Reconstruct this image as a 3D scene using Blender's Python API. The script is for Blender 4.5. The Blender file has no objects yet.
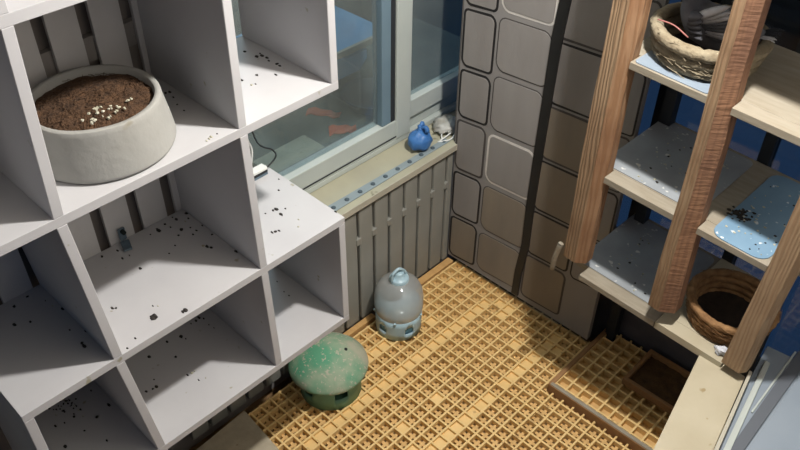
import bpy, bmesh, math, random
from mathutils import Vector, Matrix, noise
random.seed(7)
sc = bpy.context.scene
COL = sc.collection
PI = math.pi

# ------------------------------------------------------------------ camera
cam = bpy.data.cameras.new('camera'); cam_ob = bpy.data.objects.new('camera', cam); COL.objects.link(cam_ob)
RIGHT = Vector((0.7217108, 0.6921083, 0.0109365)); DOWN = Vector((0.4493212, -0.4564039, -0.7679883)); FWD = Vector((-0.5265396, 0.5591795, -0.6403705))
m = Matrix((RIGHT, -DOWN, -FWD)).transposed().to_4x4()
m.translation = Vector((1.5882378, -1.9833598, 2.2845261))
cam_ob.matrix_world = m
cam.sensor_width = 36.0; cam.lens = 36.0 * 813.0635 / 800.0; cam.clip_start = 0.05; cam.clip_end = 100
sc.camera = cam_ob

# ------------------------------------------------------------------ world, lamp, exposure
w = bpy.data.worlds.new('dusk_sky'); sc.world = w; w.use_nodes = True
bg = w.node_tree.nodes['Background']
bg.inputs[0].default_value = (0.05, 0.115, 0.25, 1); bg.inputs[1].default_value = 0.46
L = bpy.data.lights.new('lamp_light', 'POINT'); L.energy = 178; L.color = (1.0, 0.965, 0.92); L.shadow_soft_size = 0.045
lo = bpy.data.objects.new('lamp_light', L); lo.location = (1.05, -0.64, 2.58); COL.objects.link(lo)
sc.view_settings.view_transform = 'Standard'; sc.view_settings.look = 'None'
sc.view_settings.gamma = 1.0; sc.view_settings.use_curve_mapping = False
sc.view_settings.exposure = 0.0

# ------------------------------------------------------------------ materials
def lin(c):
    return tuple(((v / 255) / 12.92 if v / 255 <= .04045 else ((v / 255 + .055) / 1.055) ** 2.4) for v in c) + (1,)
def mat(name, col, rough=.6, col2=None, scale=12, amt=.5, bump=0., bscale=60, spots=None, sscale=40, sthr=.7, stretch=None, metal=0., spec=.4, detail=4):
    """base colour noise between col and col2, optional dirt spots, fine bump"""
    M = bpy.data.materials.new(name); M.use_nodes = True
    nt = M.node_tree; N = nt.nodes; K = nt.links; P = N['Principled BSDF']
    P.inputs['Roughness'].default_value = rough; P.inputs['Metallic'].default_value = metal
    P.inputs['Specular IOR Level'].default_value = spec
    tc = N.new('ShaderNodeTexCoord'); src = tc.outputs['Object']
    if stretch:
        mp = N.new('ShaderNodeMapping'); mp.inputs['Scale'].default_value = stretch; K.new(src, mp.inputs[0]); src = mp.outputs[0]
    c = lin(col)
    P.inputs['Base Color'].default_value = c
    out = None
    if col2:
        nz = N.new('ShaderNodeTexNoise'); nz.inputs['Scale'].default_value = scale; nz.inputs['Detail'].default_value = detail; K.new(src, nz.inputs['Vector'])
        r = N.new('ShaderNodeValToRGB'); r.color_ramp.elements[0].position = .5 - amt / 2; r.color_ramp.elements[1].position = .5 + amt / 2
        r.color_ramp.elements[0].color = c; r.color_ramp.elements[1].color = lin(col2); K.new(nz.outputs['Fac'], r.inputs[0]); out = r.outputs[0]
    if spots:
        nz = N.new('ShaderNodeTexNoise'); nz.inputs['Scale'].default_value = sscale; nz.inputs['Detail'].default_value = 2; K.new(tc.outputs['Object'], nz.inputs['Vector'])
        r = N.new('ShaderNodeValToRGB'); r.color_ramp.elements[0].position = sthr; r.color_ramp.elements[1].position = min(1, sthr + .05)
        r.color_ramp.elements[0].color = (0, 0, 0, 1); r.color_ramp.elements[1].color = (1, 1, 1, 1); K.new(nz.outputs['Fac'], r.inputs[0])
        mx = N.new('ShaderNodeMix'); mx.data_type = 'RGBA'; K.new(r.outputs[0], mx.inputs['Factor'])
        if out: K.new(out, mx.inputs['A'])
        else: mx.inputs['A'].default_value = c
        mx.inputs['B'].default_value = lin(spots); out = mx.outputs['Result']
    if out: K.new(out, P.inputs['Base Color'])
    if bump:
        nz = N.new('ShaderNodeTexNoise'); nz.inputs['Scale'].default_value = bscale; nz.inputs['Detail'].default_value = 4; K.new(src, nz.inputs['Vector'])
        b = N.new('ShaderNodeBump'); b.inputs['Strength'].default_value = bump; b.inputs['Distance'].default_value = .01
        K.new(nz.outputs['Fac'], b.inputs['Height']); K.new(b.outputs[0], P.inputs['Normal'])
    return M
def wood_mat(name, c1, c2, c3, saw=0.):
    """pine: growth rings stretched along z, a few knots, optional cross saw marks"""
    M = bpy.data.materials.new(name); M.use_nodes = True
    nt = M.node_tree; N = nt.nodes; K = nt.links; P = N['Principled BSDF']; P.inputs['Roughness'].default_value = .7; P.inputs['Specular IOR Level'].default_value = .25
    tc = N.new('ShaderNodeTexCoord'); mp = N.new('ShaderNodeMapping'); mp.inputs['Scale'].default_value = (1, 1, .09); K.new(tc.outputs['Object'], mp.inputs[0])
    wv = N.new('ShaderNodeTexWave'); wv.wave_type = 'RINGS'; wv.rings_direction = 'Z'; wv.inputs['Scale'].default_value = 34; wv.inputs['Distortion'].default_value = 7; wv.inputs['Detail'].default_value = 2.5; wv.inputs['Detail Scale'].default_value = 1.6
    K.new(mp.outputs[0], wv.inputs['Vector'])
    r = N.new('ShaderNodeValToRGB'); e = r.color_ramp.elements; e[0].color = lin(c1); e[1].color = lin(c2); e[0].position = .25; e[1].position = .95; K.new(wv.outputs['Fac'], r.inputs[0])
    nz = N.new('ShaderNodeTexNoise'); nz.inputs['Scale'].default_value = 5; nz.inputs['Detail'].default_value = 5; K.new(tc.outputs['Object'], nz.inputs['Vector'])
    r2 = N.new('ShaderNodeValToRGB'); r2.color_ramp.elements[0].position = .42; r2.color_ramp.elements[1].position = .72; r2.color_ramp.elements[0].color = (0, 0, 0, 1); r2.color_ramp.elements[1].color = (.7, .7, .7, 1); K.new(nz.outputs['Fac'], r2.inputs[0])
    mx = N.new('ShaderNodeMix'); mx.data_type = 'RGBA'; K.new(r2.outputs[0], mx.inputs['Factor']); K.new(r.outputs[0], mx.inputs['A']); mx.inputs['B'].default_value = lin(c3)
    K.new(mx.outputs['Result'], P.inputs['Base Color'])
    b = N.new('ShaderNodeBump'); b.inputs['Strength'].default_value = .5; b.inputs['Distance'].default_value = .004
    if saw:
        mp2 = N.new('ShaderNodeMapping'); mp2.inputs['Scale'].default_value = (25, 25, 110); K.new(tc.outputs['Object'], mp2.inputs[0])
        n2 = N.new('ShaderNodeTexNoise'); n2.inputs['Scale'].default_value = 1.0; n2.inputs['Detail'].default_value = 2; K.new(mp2.outputs[0], n2.inputs['Vector'])
        K.new(n2.outputs['Fac'], b.inputs['Height']); b.inputs['Strength'].default_value = saw; b.inputs['Distance'].default_value = .012
    else: K.new(wv.outputs['Fac'], b.inputs['Height'])
    K.new(b.outputs[0], P.inputs['Normal'])
    return M
def glass_mat(name, tint, haze, haze_col, refl_rough=.03, refl=1.45):
    """thin dusty pane: clear transmission, fresnel reflection and a film of dirt"""
    M = bpy.data.materials.new(name); M.use_nodes = True
    nt = M.node_tree; N = nt.nodes; K = nt.links; N.remove(N['Principled BSDF']); o = N['Material Output']
    t = N.new('ShaderNodeBsdfTransparent'); t.inputs[0].default_value = tint + (1,)
    g = N.new('ShaderNodeBsdfGlossy'); g.inputs['Roughness'].default_value = refl_rough
    lw = N.new('ShaderNodeLayerWeight'); lw.inputs[0].default_value = .5; pw = N.new('ShaderNodeMath'); pw.operation = 'POWER'; pw.inputs[1].default_value = 4.0; K.new(lw.outputs['Facing'], pw.inputs[0]); f = N.new('ShaderNodeMath'); f.operation = 'MULTIPLY_ADD'; f.inputs[1].default_value = .8; f.inputs[2].default_value = .05; K.new(pw.outputs[0], f.inputs[0])
    m1 = N.new('ShaderNodeMixShader'); K.new(f.outputs[0], m1.inputs[0]); K.new(t.outputs[0], m1.inputs[1]); K.new(g.outputs[0], m1.inputs[2])
    d = N.new('ShaderNodeBsdfDiffuse'); d.inputs[0].default_value = lin(haze_col)
    tc = N.new('ShaderNodeTexCoord'); nz = N.new('ShaderNodeTexNoise'); nz.inputs['Scale'].default_value = 4; nz.inputs['Detail'].default_value = 6; K.new(tc.outputs['Object'], nz.inputs['Vector'])
    mr = N.new('ShaderNodeMapRange'); mr.inputs['From Min'].default_value = .3; mr.inputs['From Max'].default_value = .7; mr.inputs['To Min'].default_value = haze * .6; mr.inputs['To Max'].default_value = haze * 1.4; K.new(nz.outputs['Fac'], mr.inputs[0])
    m2 = N.new('ShaderNodeMixShader'); K.new(mr.outputs[0], m2.inputs[0]); K.new(m1.outputs[0], m2.inputs[1]); K.new(d.outputs[0], m2.inputs[2]); K.new(m2.outputs[0], o.inputs[0])
    return M

MT = {}
MT['lam'] = mat('white_laminate', (187, 187, 188), .45, (176, 175, 177), 6, .6, spots=(150, 146, 128), sscale=30, sthr=.72)
MT['slat'] = mat('white_slat', (198, 196, 195), .6, (176, 174, 172), 5, .6, .1, 40, spots=(70, 66, 62), sscale=34, sthr=.755)
MT['batten'] = mat('grey_batten', (138, 132, 128), .8, (116, 112, 108), 8, .5)
MT['backing'] = mat('dark_backing', (128, 120, 114), .9, (106, 100, 95), 8, .5)
MT['tile'] = mat('stone_pad', (152, 149, 146), .8, (128, 123, 119), 3.2, .7, .12, 30, stretch=(2.2, 1, .55))
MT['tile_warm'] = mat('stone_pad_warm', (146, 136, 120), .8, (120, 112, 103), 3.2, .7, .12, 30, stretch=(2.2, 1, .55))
MT['wallgrey'] = mat('wall_grey', (148, 145, 143), .85, (128, 125, 122), 3, .7, stretch=(2, 1, .5))
MT['black_line'] = mat('black_outline', (34, 32, 32), .6)
MT['white_line'] = mat('pale_outline', (226, 222, 216), .6, (190, 186, 180), 20, .5)
MT['grey_line'] = mat('grey_outline', (74, 70, 68), .7)
MT['strip'] = mat('black_rubber', (26, 26, 26), .55, (38, 37, 36), 9, .5)
MT['black_wall'] = mat('black_panel', (92, 92, 98), .7, (72, 72, 78), 10, .5, spots=(120, 122, 126), sscale=60, sthr=.76)
MT['concrete'] = mat('dark_floor', (150, 118, 80), .9, (96, 76, 54), 14, .6, .3, 40)
MT['ceiling'] = mat('ceiling_boards', (104, 98, 90), .9)
MT['radiator'] = mat('radiator_paint', (146, 146, 140), .5, (126, 127, 120), 5, .6, spots=(150, 146, 130), sscale=22, sthr=.72)
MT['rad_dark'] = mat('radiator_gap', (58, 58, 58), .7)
MT['sill'] = mat('sill_cream', (174, 171, 148), .6, (156, 154, 136), 7, .6, spots=(128, 124, 104), sscale=20, sthr=.7)
MT['sill_edge'] = mat('sill_edge', (184, 180, 164), .6, (160, 156, 142), 10, .5)
MT['zinc'] = mat('blue_grey_strip', (142, 156, 160), .55, (126, 138, 142), 12, .6)
MT['stud'] = mat('dark_stud', (70, 84, 92), .5)
MT['pvc'] = mat('window_plastic', (184, 191, 186), .4, (166, 174, 170), 5, .6)
MT['pvc_dark'] = mat('sash_plastic', (112, 134, 146), .4, (98, 120, 134), 6, .5)
MT['gasket'] = mat('black_gasket', (40, 44, 48), .6)
MT['glass'] = glass_mat('dusty_window_glass', (.82, .88, .90), .20, (158, 166, 162))
MT['glass_dusk'] = glass_mat('dusk_window_glass', (.66, .70, .74), .02, (120, 150, 190))
MT['blue_board'] = mat('blue_board', (104, 160, 196), .6, (84, 140, 180), 6, .5)
MT['board_edge'] = mat('board_edge', (170, 160, 140), .7)
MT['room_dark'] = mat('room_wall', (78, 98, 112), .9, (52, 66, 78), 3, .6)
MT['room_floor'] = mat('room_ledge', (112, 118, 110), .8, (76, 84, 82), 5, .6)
MT['grating'] = mat('yellow_grating', (232, 200, 140), .6, (220, 186, 122), 10, .6, spots=(190, 156, 104), sscale=26, sthr=.66)
MT['grating_low'] = mat('grating_underside', (222, 186, 126), .7, (192, 156, 100), 16, .6)
MT['lath'] = mat('tan_lath', (206, 166, 108), .7, (182, 140, 86), 10, .6, .2, 60, stretch=(1, 3, 8))
MT['lath_brown'] = mat('brown_edge', (170, 128, 84), .7, (140, 104, 68), 14, .6)
MT['pine'] = wood_mat('pine_post', (166, 140, 111), (152, 125, 97), (120, 92, 68))
MT['pine_red'] = wood_mat('pine_rusty', (156, 123, 94), (142, 108, 79), (116, 80, 56))
MT['pine_saw'] = wood_mat('rough_sawn', (146, 110, 84), (130, 96, 74), (108, 80, 66), saw=.22)
MT['shelf_wood'] = mat('shelf_edge_wood', (158, 151, 136), .75, (136, 126, 108), 12, .6, .15, 60, stretch=(1, 6, 6))
MT['ply'] = mat('pale_plywood', (184, 176, 154), .65, (168, 158, 134), 7, .6, .1, 50, spots=(150, 134, 100), sscale=24, sthr=.72)
MT['liner'] = mat('blue_liner', (126, 156, 178), .5, (104, 136, 162), 9, .6, spots=(222, 226, 226), sscale=38, sthr=.66)
MT['liner_grey'] = mat('dusty_grey_liner', (158, 164, 168), .6, (132, 136, 140), 9, .6, spots=(204, 204, 200), sscale=44, sthr=.66)
MT['liner_pale'] = mat('pale_liner', (138, 150, 162), .5, (122, 136, 150), 9, .6)
MT['band'] = mat('grey_band', (92, 97, 104), .6)
MT['particle'] = mat('particle_board', (188, 178, 156), .85, (160, 150, 130), 24, .6, .2, 70, spots=(120, 106, 86), sscale=30, sthr=.7)
MT['plaster'] = mat('plaster_bowl', (158, 158, 154), .8, (142, 141, 135), 7, .6, .25, 30, spots=(116, 106, 80), sscale=14, sthr=.68)
MT['fibre'] = mat('coconut_fibre', (92, 66, 44), .95, (54, 38, 26), 60, .6, .8, 160)
MT['straw'] = mat('straw', (152, 143, 121), .9, (120, 106, 84), 40, .6, .5, 90)
MT['straw_dk'] = mat('aged_straw', (168, 130, 88), .85, (112, 80, 50), 40, .6, .5, 90)
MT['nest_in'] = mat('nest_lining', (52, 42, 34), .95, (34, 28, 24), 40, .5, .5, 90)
MT['drop_dark'] = mat('dropping_dark', (54, 50, 46), .8, (36, 33, 31), 60, .5)
MT['drop_pale'] = mat('dropping_pale', (206, 204, 190), .8, (150, 146, 120), 60, .5)
MT['green'] = mat('green_plastic', (112, 158, 132), .5, (94, 138, 116), 8, .5)
MT['green_lid'] = mat('dusty_green_lid', (84, 148, 116), .75, (166, 166, 146), 8, .3, .15, 60, spots=(168, 166, 148), sscale=85, sthr=.60)
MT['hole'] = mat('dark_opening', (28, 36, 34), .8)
MT['jug_blue'] = mat('pale_blue_plastic', (176, 200, 210), .35, (160, 190, 202), 6, .5)
MT['jug_hole'] = mat('blue_opening', (86, 140, 168), .5)
MT['water'] = mat('jug_water', (176, 198, 206), .2)
MT['bag'] = mat('blue_bag', (70, 122, 182), .4, (54, 102, 164), 20, .5, .4, 50)
MT['clear'] = mat('cloudy_film', (150, 146, 134), .35, (190, 192, 188), 30, .5)
MT['cable_w'] = mat('white_cable', (214, 216, 212), .4)
MT['cable_b'] = mat('black_cable', (34, 38, 40), .5)
MT['clip'] = mat('grey_clip', (118, 136, 148), .35, (80, 96, 108), 30, .5, metal=.3)
MT['feather_g'] = mat('grey_feathers', (128, 130, 136), .8, (86, 88, 96), 24, .6, .3, 90)
MT['feather_w'] = mat('pale_feathers', (232, 232, 234), .8, (196, 196, 202), 24, .6, .3, 90)
MT['feather_d'] = mat('dark_feathers', (58, 60, 68), .7, (44, 46, 52), 24, .6)
MT['beak'] = mat('beak_horn', (70, 64, 62), .5)
MT['eye'] = mat('orange_eye', (196, 90, 30), .2)
MT['pink'] = mat('pink_skin', (150, 96, 90), .6)
MT['paper'] = mat('white_paper', (214, 216, 222), .7, (186, 190, 200), 20, .5)
MT['right_sill'] = mat('grey_blue_plastic', (140, 150, 160), .5, (120, 132, 144), 4, .7)
MT['teal'] = mat('teal_curtain', (84, 112, 116), .9, (64, 88, 92), 5, .5)
MT['orange'] = mat('orange_cloth', (222, 104, 66), .7, (196, 84, 52), 9, .5)
MT['bedding'] = mat('brown_litter', (104, 76, 44), .95, (64, 46, 28), 40, .6, .8, 120)
MT['neutral'] = mat('room_paint', (176, 172, 166), .9)

# ------------------------------------------------------------------ mesh helpers
def link(name, bm, mats, parent=None, smooth=False, loc=None):
    me = bpy.data.meshes.new(name); bmesh.ops.recalc_face_normals(bm, faces=bm.faces[:]); bm.to_mesh(me); bm.free()
    for mm in (mats if isinstance(mats, (list, tuple)) else [mats]): me.materials.append(mm)
    if smooth:
        for p in me.polygons: p.use_smooth = True
    o = bpy.data.objects.new(name, me); COL.objects.link(o)
    put(o, parent)
    return o
def put(o, parent):
    """parent o; its vertices are in world space, so undo the parents' offsets"""
    if parent:
        o.parent = parent
        q = parent; off = Vector((0, 0, 0))
        while q: off += q.location; q = q.parent
        o.location = -off
def origin_to(o, p):
    """move a top-level mesh's origin to p without moving its shape"""
    p = Vector(p); o.data.transform(Matrix.Translation(-p)); o.location = p
def root(name, loc, label, cat, group=None):
    o = bpy.data.objects.new(name, None); o.empty_display_size = .05; COL.objects.link(o); o.location = loc
    tag(o, label, cat, group); return o
def tag(o, label, cat, group=None):
    o['label'] = label; o['category'] = cat; o['kind'] = 'thing'
    if group: o['group'] = group
    return o
def struct(o): o['kind'] = 'structure'; return o
def box(bm, lo_, hi, T=None, mi=0, bev=0.):
    x0, y0, z0 = lo_; x1, y1, z1 = hi
    v = [bm.verts.new(T(Vector(c)) if T else c) for c in ((x0,y0,z0),(x1,y0,z0),(x1,y1,z0),(x0,y1,z0),(x0,y0,z1),(x1,y0,z1),(x1,y1,z1),(x0,y1,z1))]
    fs = [bm.faces.new([v[i] for i in q]) for q in ((3,2,1,0),(4,5,6,7),(0,1,5,4),(1,2,6,5),(2,3,7,6),(3,0,4,7))]
    for f in fs: f.material_index = mi
    if bev:
        es = {e for f in fs for e in f.edges}
        bmesh.ops.bevel(bm, geom=list(es), offset=bev, segments=2, affect='EDGES', profile=.6)
    return v
def prism(bm, pts, d, T=None, mi=0, bev=0.):
    """polygon pts (3-D) extruded by vector d"""
    d = Vector(d); a = [Vector(p) for p in pts]; b = [p + d for p in a]
    if T: a = [T(p) for p in a]; b = [T(p) for p in b]
    va = [bm.verts.new(p) for p in a]; vb = [bm.verts.new(p) for p in b]; n = len(pts)
    fs = [bm.faces.new(va), bm.faces.new(vb[::-1])] + [bm.faces.new((va[i], vb[i], vb[(i+1) % n], va[(i+1) % n])) for i in range(n)]
    for f in fs: f.material_index = mi
    if bev:
        es = {e for f in fs for e in f.edges}
        bmesh.ops.bevel(bm, geom=list(es), offset=bev, segments=1, affect='EDGES')
    return fs
def lathe(bm, prof, c=(0,0,0), n=40, T=None, mi=0, close=False):
    """profile of (r, z) turned about a vertical axis through c"""
    rings = []
    for r, z in prof:
        if r < 1e-6: rings.append([bm.verts.new(tr(T, Vector((c[0], c[1], c[2] + z))))])
        else: rings.append([bm.verts.new(tr(T, Vector((c[0] + r*math.cos(2*PI*k/n), c[1] + r*math.sin(2*PI*k/n), c[2] + z)))) for k in range(n)])
    for a, b in zip(rings, rings[1:]):
        for k in range(n):
            k2 = (k+1) % n
            if len(a) == 1 and len(b) == 1: continue
            if len(a) == 1: f = bm.faces.new((a[0], b[k2], b[k]))
            elif len(b) == 1: f = bm.faces.new((a[k], a[k2], b[0]))
            else: f = bm.faces.new((a[k], a[k2], b[k2], b[k]))
            f.material_index = mi
    return rings
def tr(T, p): return T(p) if T else p
def tube(bm, path, r, n=8, T=None, mi=0, cap=True):
    path = [Vector(p) for p in path]; rings = []
    for i, p in enumerate(path):
        t = (path[min(i+1, len(path)-1)] - path[max(i-1, 0)]).normalized()
        a = t.cross(Vector((0, 0, 1)) if abs(t.z) < .9 else Vector((1, 0, 0))).normalized(); b = t.cross(a)
        rr = r[i] if isinstance(r, (list, tuple)) else r
        rings.append([bm.verts.new(tr(T, p + rr*(math.cos(2*PI*k/n)*a + math.sin(2*PI*k/n)*b))) for k in range(n)])
    for A, B in zip(rings, rings[1:]):
        for k in range(n):
            f = bm.faces.new((A[k], A[(k+1) % n], B[(k+1) % n], B[k])); f.material_index = mi
    if cap: bm.faces.new(rings[0][::-1]).material_index = mi; bm.faces.new(rings[-1]).material_index = mi
def smooth_path(pts, k=6):
    """Catmull-Rom through pts"""
    p = [Vector(q) for q in pts]; p = [p[0]*2 - p[1]] + p + [p[-1]*2 - p[-2]]; out = []
    for i in range(1, len(p)-2):
        for s in range(k):
            t = s / k; out.append(.5*((2*p[i]) + (p[i+1]-p[i-1])*t + (2*p[i-1]-5*p[i]+4*p[i+1]-p[i+2])*t*t + (3*p[i]-p[i-1]-3*p[i+1]+p[i+2])*t**3))
    out.append(p[-2]); return out
def blob(bm, c, r, seg=8, rings=6, amp=.2, seed=0, T=None, mi=0, fr=3.):
    """lumpy ellipsoid"""
    vs = []
    g = bmesh.ops.create_uvsphere(bm, u_segments=seg, v_segments=rings, radius=1)['verts']
    for v in g:
        k = 1 + amp*noise.noise(v.co*fr + Vector((seed*7.1, seed*3.3, 1.7)))
        v.co = tr(T, Vector((c[0] + v.co.x*r[0]*k, c[1] + v.co.y*r[1]*k, c[2] + v.co.z*r[2]*k)))
    for f in {f for v in g for f in v.link_faces}: f.material_index = mi
def BM(): return bmesh.new()
def rot_about(axis_angle, pivot):
    th = Vector(axis_angle).length; Rm = Matrix.Rotation(th, 3, Vector(axis_angle)); P = Vector(pivot)
    return lambda v: Rm @ (Vector(v) - P) + P

# ------------------------------------------------------------------ the setting
Wx = -.15                                                     # plane of the window frame's face
bm = BM(); box(bm, (-.35, -3.4, -.16), (2.1, .5, -.10)); floor = struct(link('floor', bm, MT['concrete']))
bm = BM(); box(bm, (-.35, -3.4, 2.8), (2.1, .5, 2.88)); struct(link('ceiling', bm, MT['ceiling']))
# window wall: below the sill, beside the window
bm = BM(); box(bm, (-.35, -3.4, -.10), (-.055, .5, .555)); wl = struct(link('wall_left', bm, MT['wallgrey']))
bm = BM(); box(bm, (-.35, -3.4, .555), (-.055, -1.02, 2.8)); struct(link('wall_left_pier', bm, MT['backing']))
bm = BM(); box(bm, (-.35, -1.02, 2.3), (-.055, .5, 2.8)); struct(link('wall_left_lintel', bm, MT['wallgrey']))
# back wall: thin partition faced with padded stone-pattern tiles
bm = BM(); box(bm, (0, -.0036, .024), (.688, .018, 2.8)); wb = struct(link('wall_back', bm, MT['wallgrey']))
def rrect(x0, z0, x1, z1, r, skew=0., n=5):
    pts = []
    for cx, cz, a0 in ((x1-r, z1-r, 0), (x0+r, z1-r, PI/2), (x0+r, z0+r, PI), (x1-r, z0+r, 1.5*PI)):
        for k in range(n):
            a = a0 + PI/2*k/(n-1); x = cx + r*math.cos(a); z = cz + r*math.sin(a)
            pts.append((x, z + skew*math.sin((x-x0)/(x1-x0)*2*PI)))
    return pts
def tile(x0, z0, x1, z1, line, lw, body, r=.03, sk=-.005):
    po = rrect(x0, z0, x1, z1, r, sk); pi_ = rrect(x0+lw, z0+lw, x1-lw, z1-lw, max(.006, r-lw), sk)
    b = BM(); prism(b, [(x, -.0056, z) for x, z in pi_], (0, .004, 0), bev=.0006)
    t = link('wall_tile', b, body, wb)
    b = BM(); n = len(po)
    fo = [b.verts.new((x, -.0044, z)) for x, z in po]; fi = [b.verts.new((x, -.0044, z)) for x, z in pi_]
    ko = [b.verts.new((x, -.0030, z)) for x, z in po]
    for i in range(n):
        j = (i+1) % n; b.faces.new((fo[i], fo[j], fi[j], fi[i])); b.faces.new((fo[j], fo[i], ko[i], ko[j]))
    o = link('tile_outline', b, line, t)
bl, wh, gr_ = MT['black_line'], MT['white_line'], MT['grey_line']
zsA = [.030, .247, .468, .700, .905, 1.130, 1.350, 1.565, 1.78, 2.0, 2.2]
linesA = [bl, bl, gr_, bl, bl, bl, gr_, bl, gr_, bl]
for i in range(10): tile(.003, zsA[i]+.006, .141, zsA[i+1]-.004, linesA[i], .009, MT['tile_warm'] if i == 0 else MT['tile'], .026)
zsB = [.040, .250, .478, .706, .938, 1.150, 1.372, 1.59, 1.80, 2.02, 2.22]
linesB = [gr_, gr_, wh, gr_, gr_, wh, gr_, gr_, wh, gr_]
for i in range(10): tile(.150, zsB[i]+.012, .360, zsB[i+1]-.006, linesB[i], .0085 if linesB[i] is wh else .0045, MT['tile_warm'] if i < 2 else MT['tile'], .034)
zsC = [.045, .268, .478, .698, .912, 1.140, 1.352, 1.57, 1.79, 2.0, 2.21]
linesC = [gr_, bl, bl, gr_, bl, gr_, bl, gr_, bl, bl]
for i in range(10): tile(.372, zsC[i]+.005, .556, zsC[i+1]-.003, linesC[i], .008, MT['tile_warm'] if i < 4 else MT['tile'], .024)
for i in range(10):
    if i: tile(.566, zsC[i]+.005, .686, zsC[i+1]-.003, linesC[i], .0065, MT['tile'], .02)
# black strip down the partition, a little crooked
b = BM()
cl = [(.3955, 2.3), (.3865, 1.3), (.375, 1.14), (.371, .9), (.368, .7), (.366, .48), (.369, .30), (.355, .16), (.352, .035)]
hw = [.019, .019, .0195, .018, .0175, .017, .0165, .0155, .015]
fr = [[b.verts.new((x - h, y, z)) for (x, z), h in zip(cl, hw)] for y in (-.0105, .004)]
fr += [[b.verts.new((x + h, y, z)) for (x, z), h in zip(cl, hw)] for y in (.004, -.0105)]
for i in range(len(cl)-1):
    for k in range(4): b.faces.new((fr[k][i], fr[k][i+1], fr[(k+1) % 4][i+1], fr[(k+1) % 4][i]))
struct(link('trim_1', b, MT['strip']))
# dark strip capping the partition's edge at the window
b = BM(); box(b, (-.009, .0, .58), (.0015, .020, 2.8), bev=.002); struct(link('trim_2', b, MT['backing']))
# alcove behind the nest rack: black panel below, dusk window above
b = BM(); box(b, (.56, .125, -.10), (1.20, .19, .40)); wa = struct(link('wall_alcove', b, MT['black_wall']))
b = BM(); box(b, (.545, .0185, -.10), (.56, .125, 2.8)); struct(link('wall_alcove_return', b, MT['black_wall']))
w2 = BM(); box(w2, (.575, .125, .40), (1.20, .175, .43), bev=.004); win2 = struct(link('window_2', w2, MT['pvc_dark']))
for i, (x0, x1) in enumerate(((.575, .60), (.672, .70), (1.01, 1.045), (1.60, 1.63), (1.94, 1.98))):
    b = BM(); box(b, (x0, .125, .43), (x1, .175, 2.3), bev=.004); link('window_mullion', b, MT['gasket'] if i < 3 else MT['pvc_dark'], win2)
b = BM(); box(b, (.60, .146, .43), (1.94, .150, 2.3)); link('window_pane', b, MT['glass_dusk'], win2)
b = BM(); box(b, (1.20, .146, -.10), (1.94, .150, .428)); link('window_pane', b, MT['glass_dusk'], win2)
b = BM(); box(b, (.70, .152, 1.06), (1.01, .158, 2.3)); link('darkening_board', b, MT['black_wall'], win2)  # dark sheet added behind the pane to darken the first bay
b = BM(); box(b, (.56, .125, 2.3), (1.98, .19, 2.8)); struct(link('wall_alcove_lintel', b, MT['neutral']))
# right side: wall with a window opening, out of the picture
b = BM(); box(b, (1.98, -3.4, -.1), (2.05, .19, .5)); struct(link('wall_right', b, MT['neutral']))
b = BM(); box(b, (1.98, -3.4, 2.25), (2.05, .19, 2.8)); struct(link('wall_right_lintel', b, MT['neutral']))
b = BM(); box(b, (1.98, -1.5, .5), (2.05, .19, 2.25)); struct(link('wall_right_pier', b, MT['neutral']))  # unseen pier, its extent chosen to keep dusk light off the rack
b = BM(); box(b, (-.35, -3.4, -.1), (2.05, -3.3, 1.1)); struct(link('wall_near', b, MT['neutral']))

# ------------------------------------------------------------------ window on the left wall
b = BM(); prism(b, [(-.30, -1.05, .555), (.0098, -1.05, .555), (.0098, .003, .555), (-.002, .003, .555), (-.002, .30, .555), (-.30, .30, .555)], (0, 0, .022), bev=.003)
sill = struct(link('window_sill', b, MT['sill']))
b = BM(); box(b, (.0099, -1.05, .553), (.0135, .0, .579), bev=.001); link('sill_lip', b, MT['sill_edge'], sill)
win = BM(); box(win, (-.215, -1.02, .578), (-.15, .30, .600), bev=.004); w1 = struct(link('window_1', win, MT['pvc']))
def wbox(name, lo_, hi, m_, bev=.004):
    b = BM(); box(b, lo_, hi, bev=bev); return link(name, b, m_, w1)
wbox('window_rail', (-.205, -1.02, .600), (-.15, -.095, .682), MT['pvc'])
wbox('rail_groove', (-.149, -1.02, .612), (-.1475, -.10, .617), MT['gasket'], .0)
wbox('window_mullion', (-.21, -.168, .600), (-.146, -.092, 2.3), MT['pvc'], .006)
wbox('window_gasket', (-.19, -.190, .682), (-.153, -.168, 2.3), MT['gasket'])
wbox('window_stile', (-.20, -.234, .682), (-.153, -.190, 2.3), MT['pvc_dark'])
wbox('window_rail', (-.205, -.092, .655), (-.155, .30, .728), MT['pvc'])
wbox('window_rail', (-.21, -.092, .600), (-.17, .30, .655), MT['pvc'])
wbox('window_stile', (-.205, .262, .728), (-.155, .30, 2.3), MT['pvc'])
wbox('window_rail', (-.205, -1.02, 2.24), (-.15, .30, 2.3), MT['pvc'])
wbox('window_stile', (-.205, -1.02, .682), (-.15, -.965, 2.24), MT['pvc'])
wbox('window_pane', (-.182, -.965, .682), (-.178, -.234, 2.24), MT['glass'], 0)
wbox('window_pane', (-.186, -.092, .728), (-.182, .262, 2.24), MT['glass'], 0)
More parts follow.
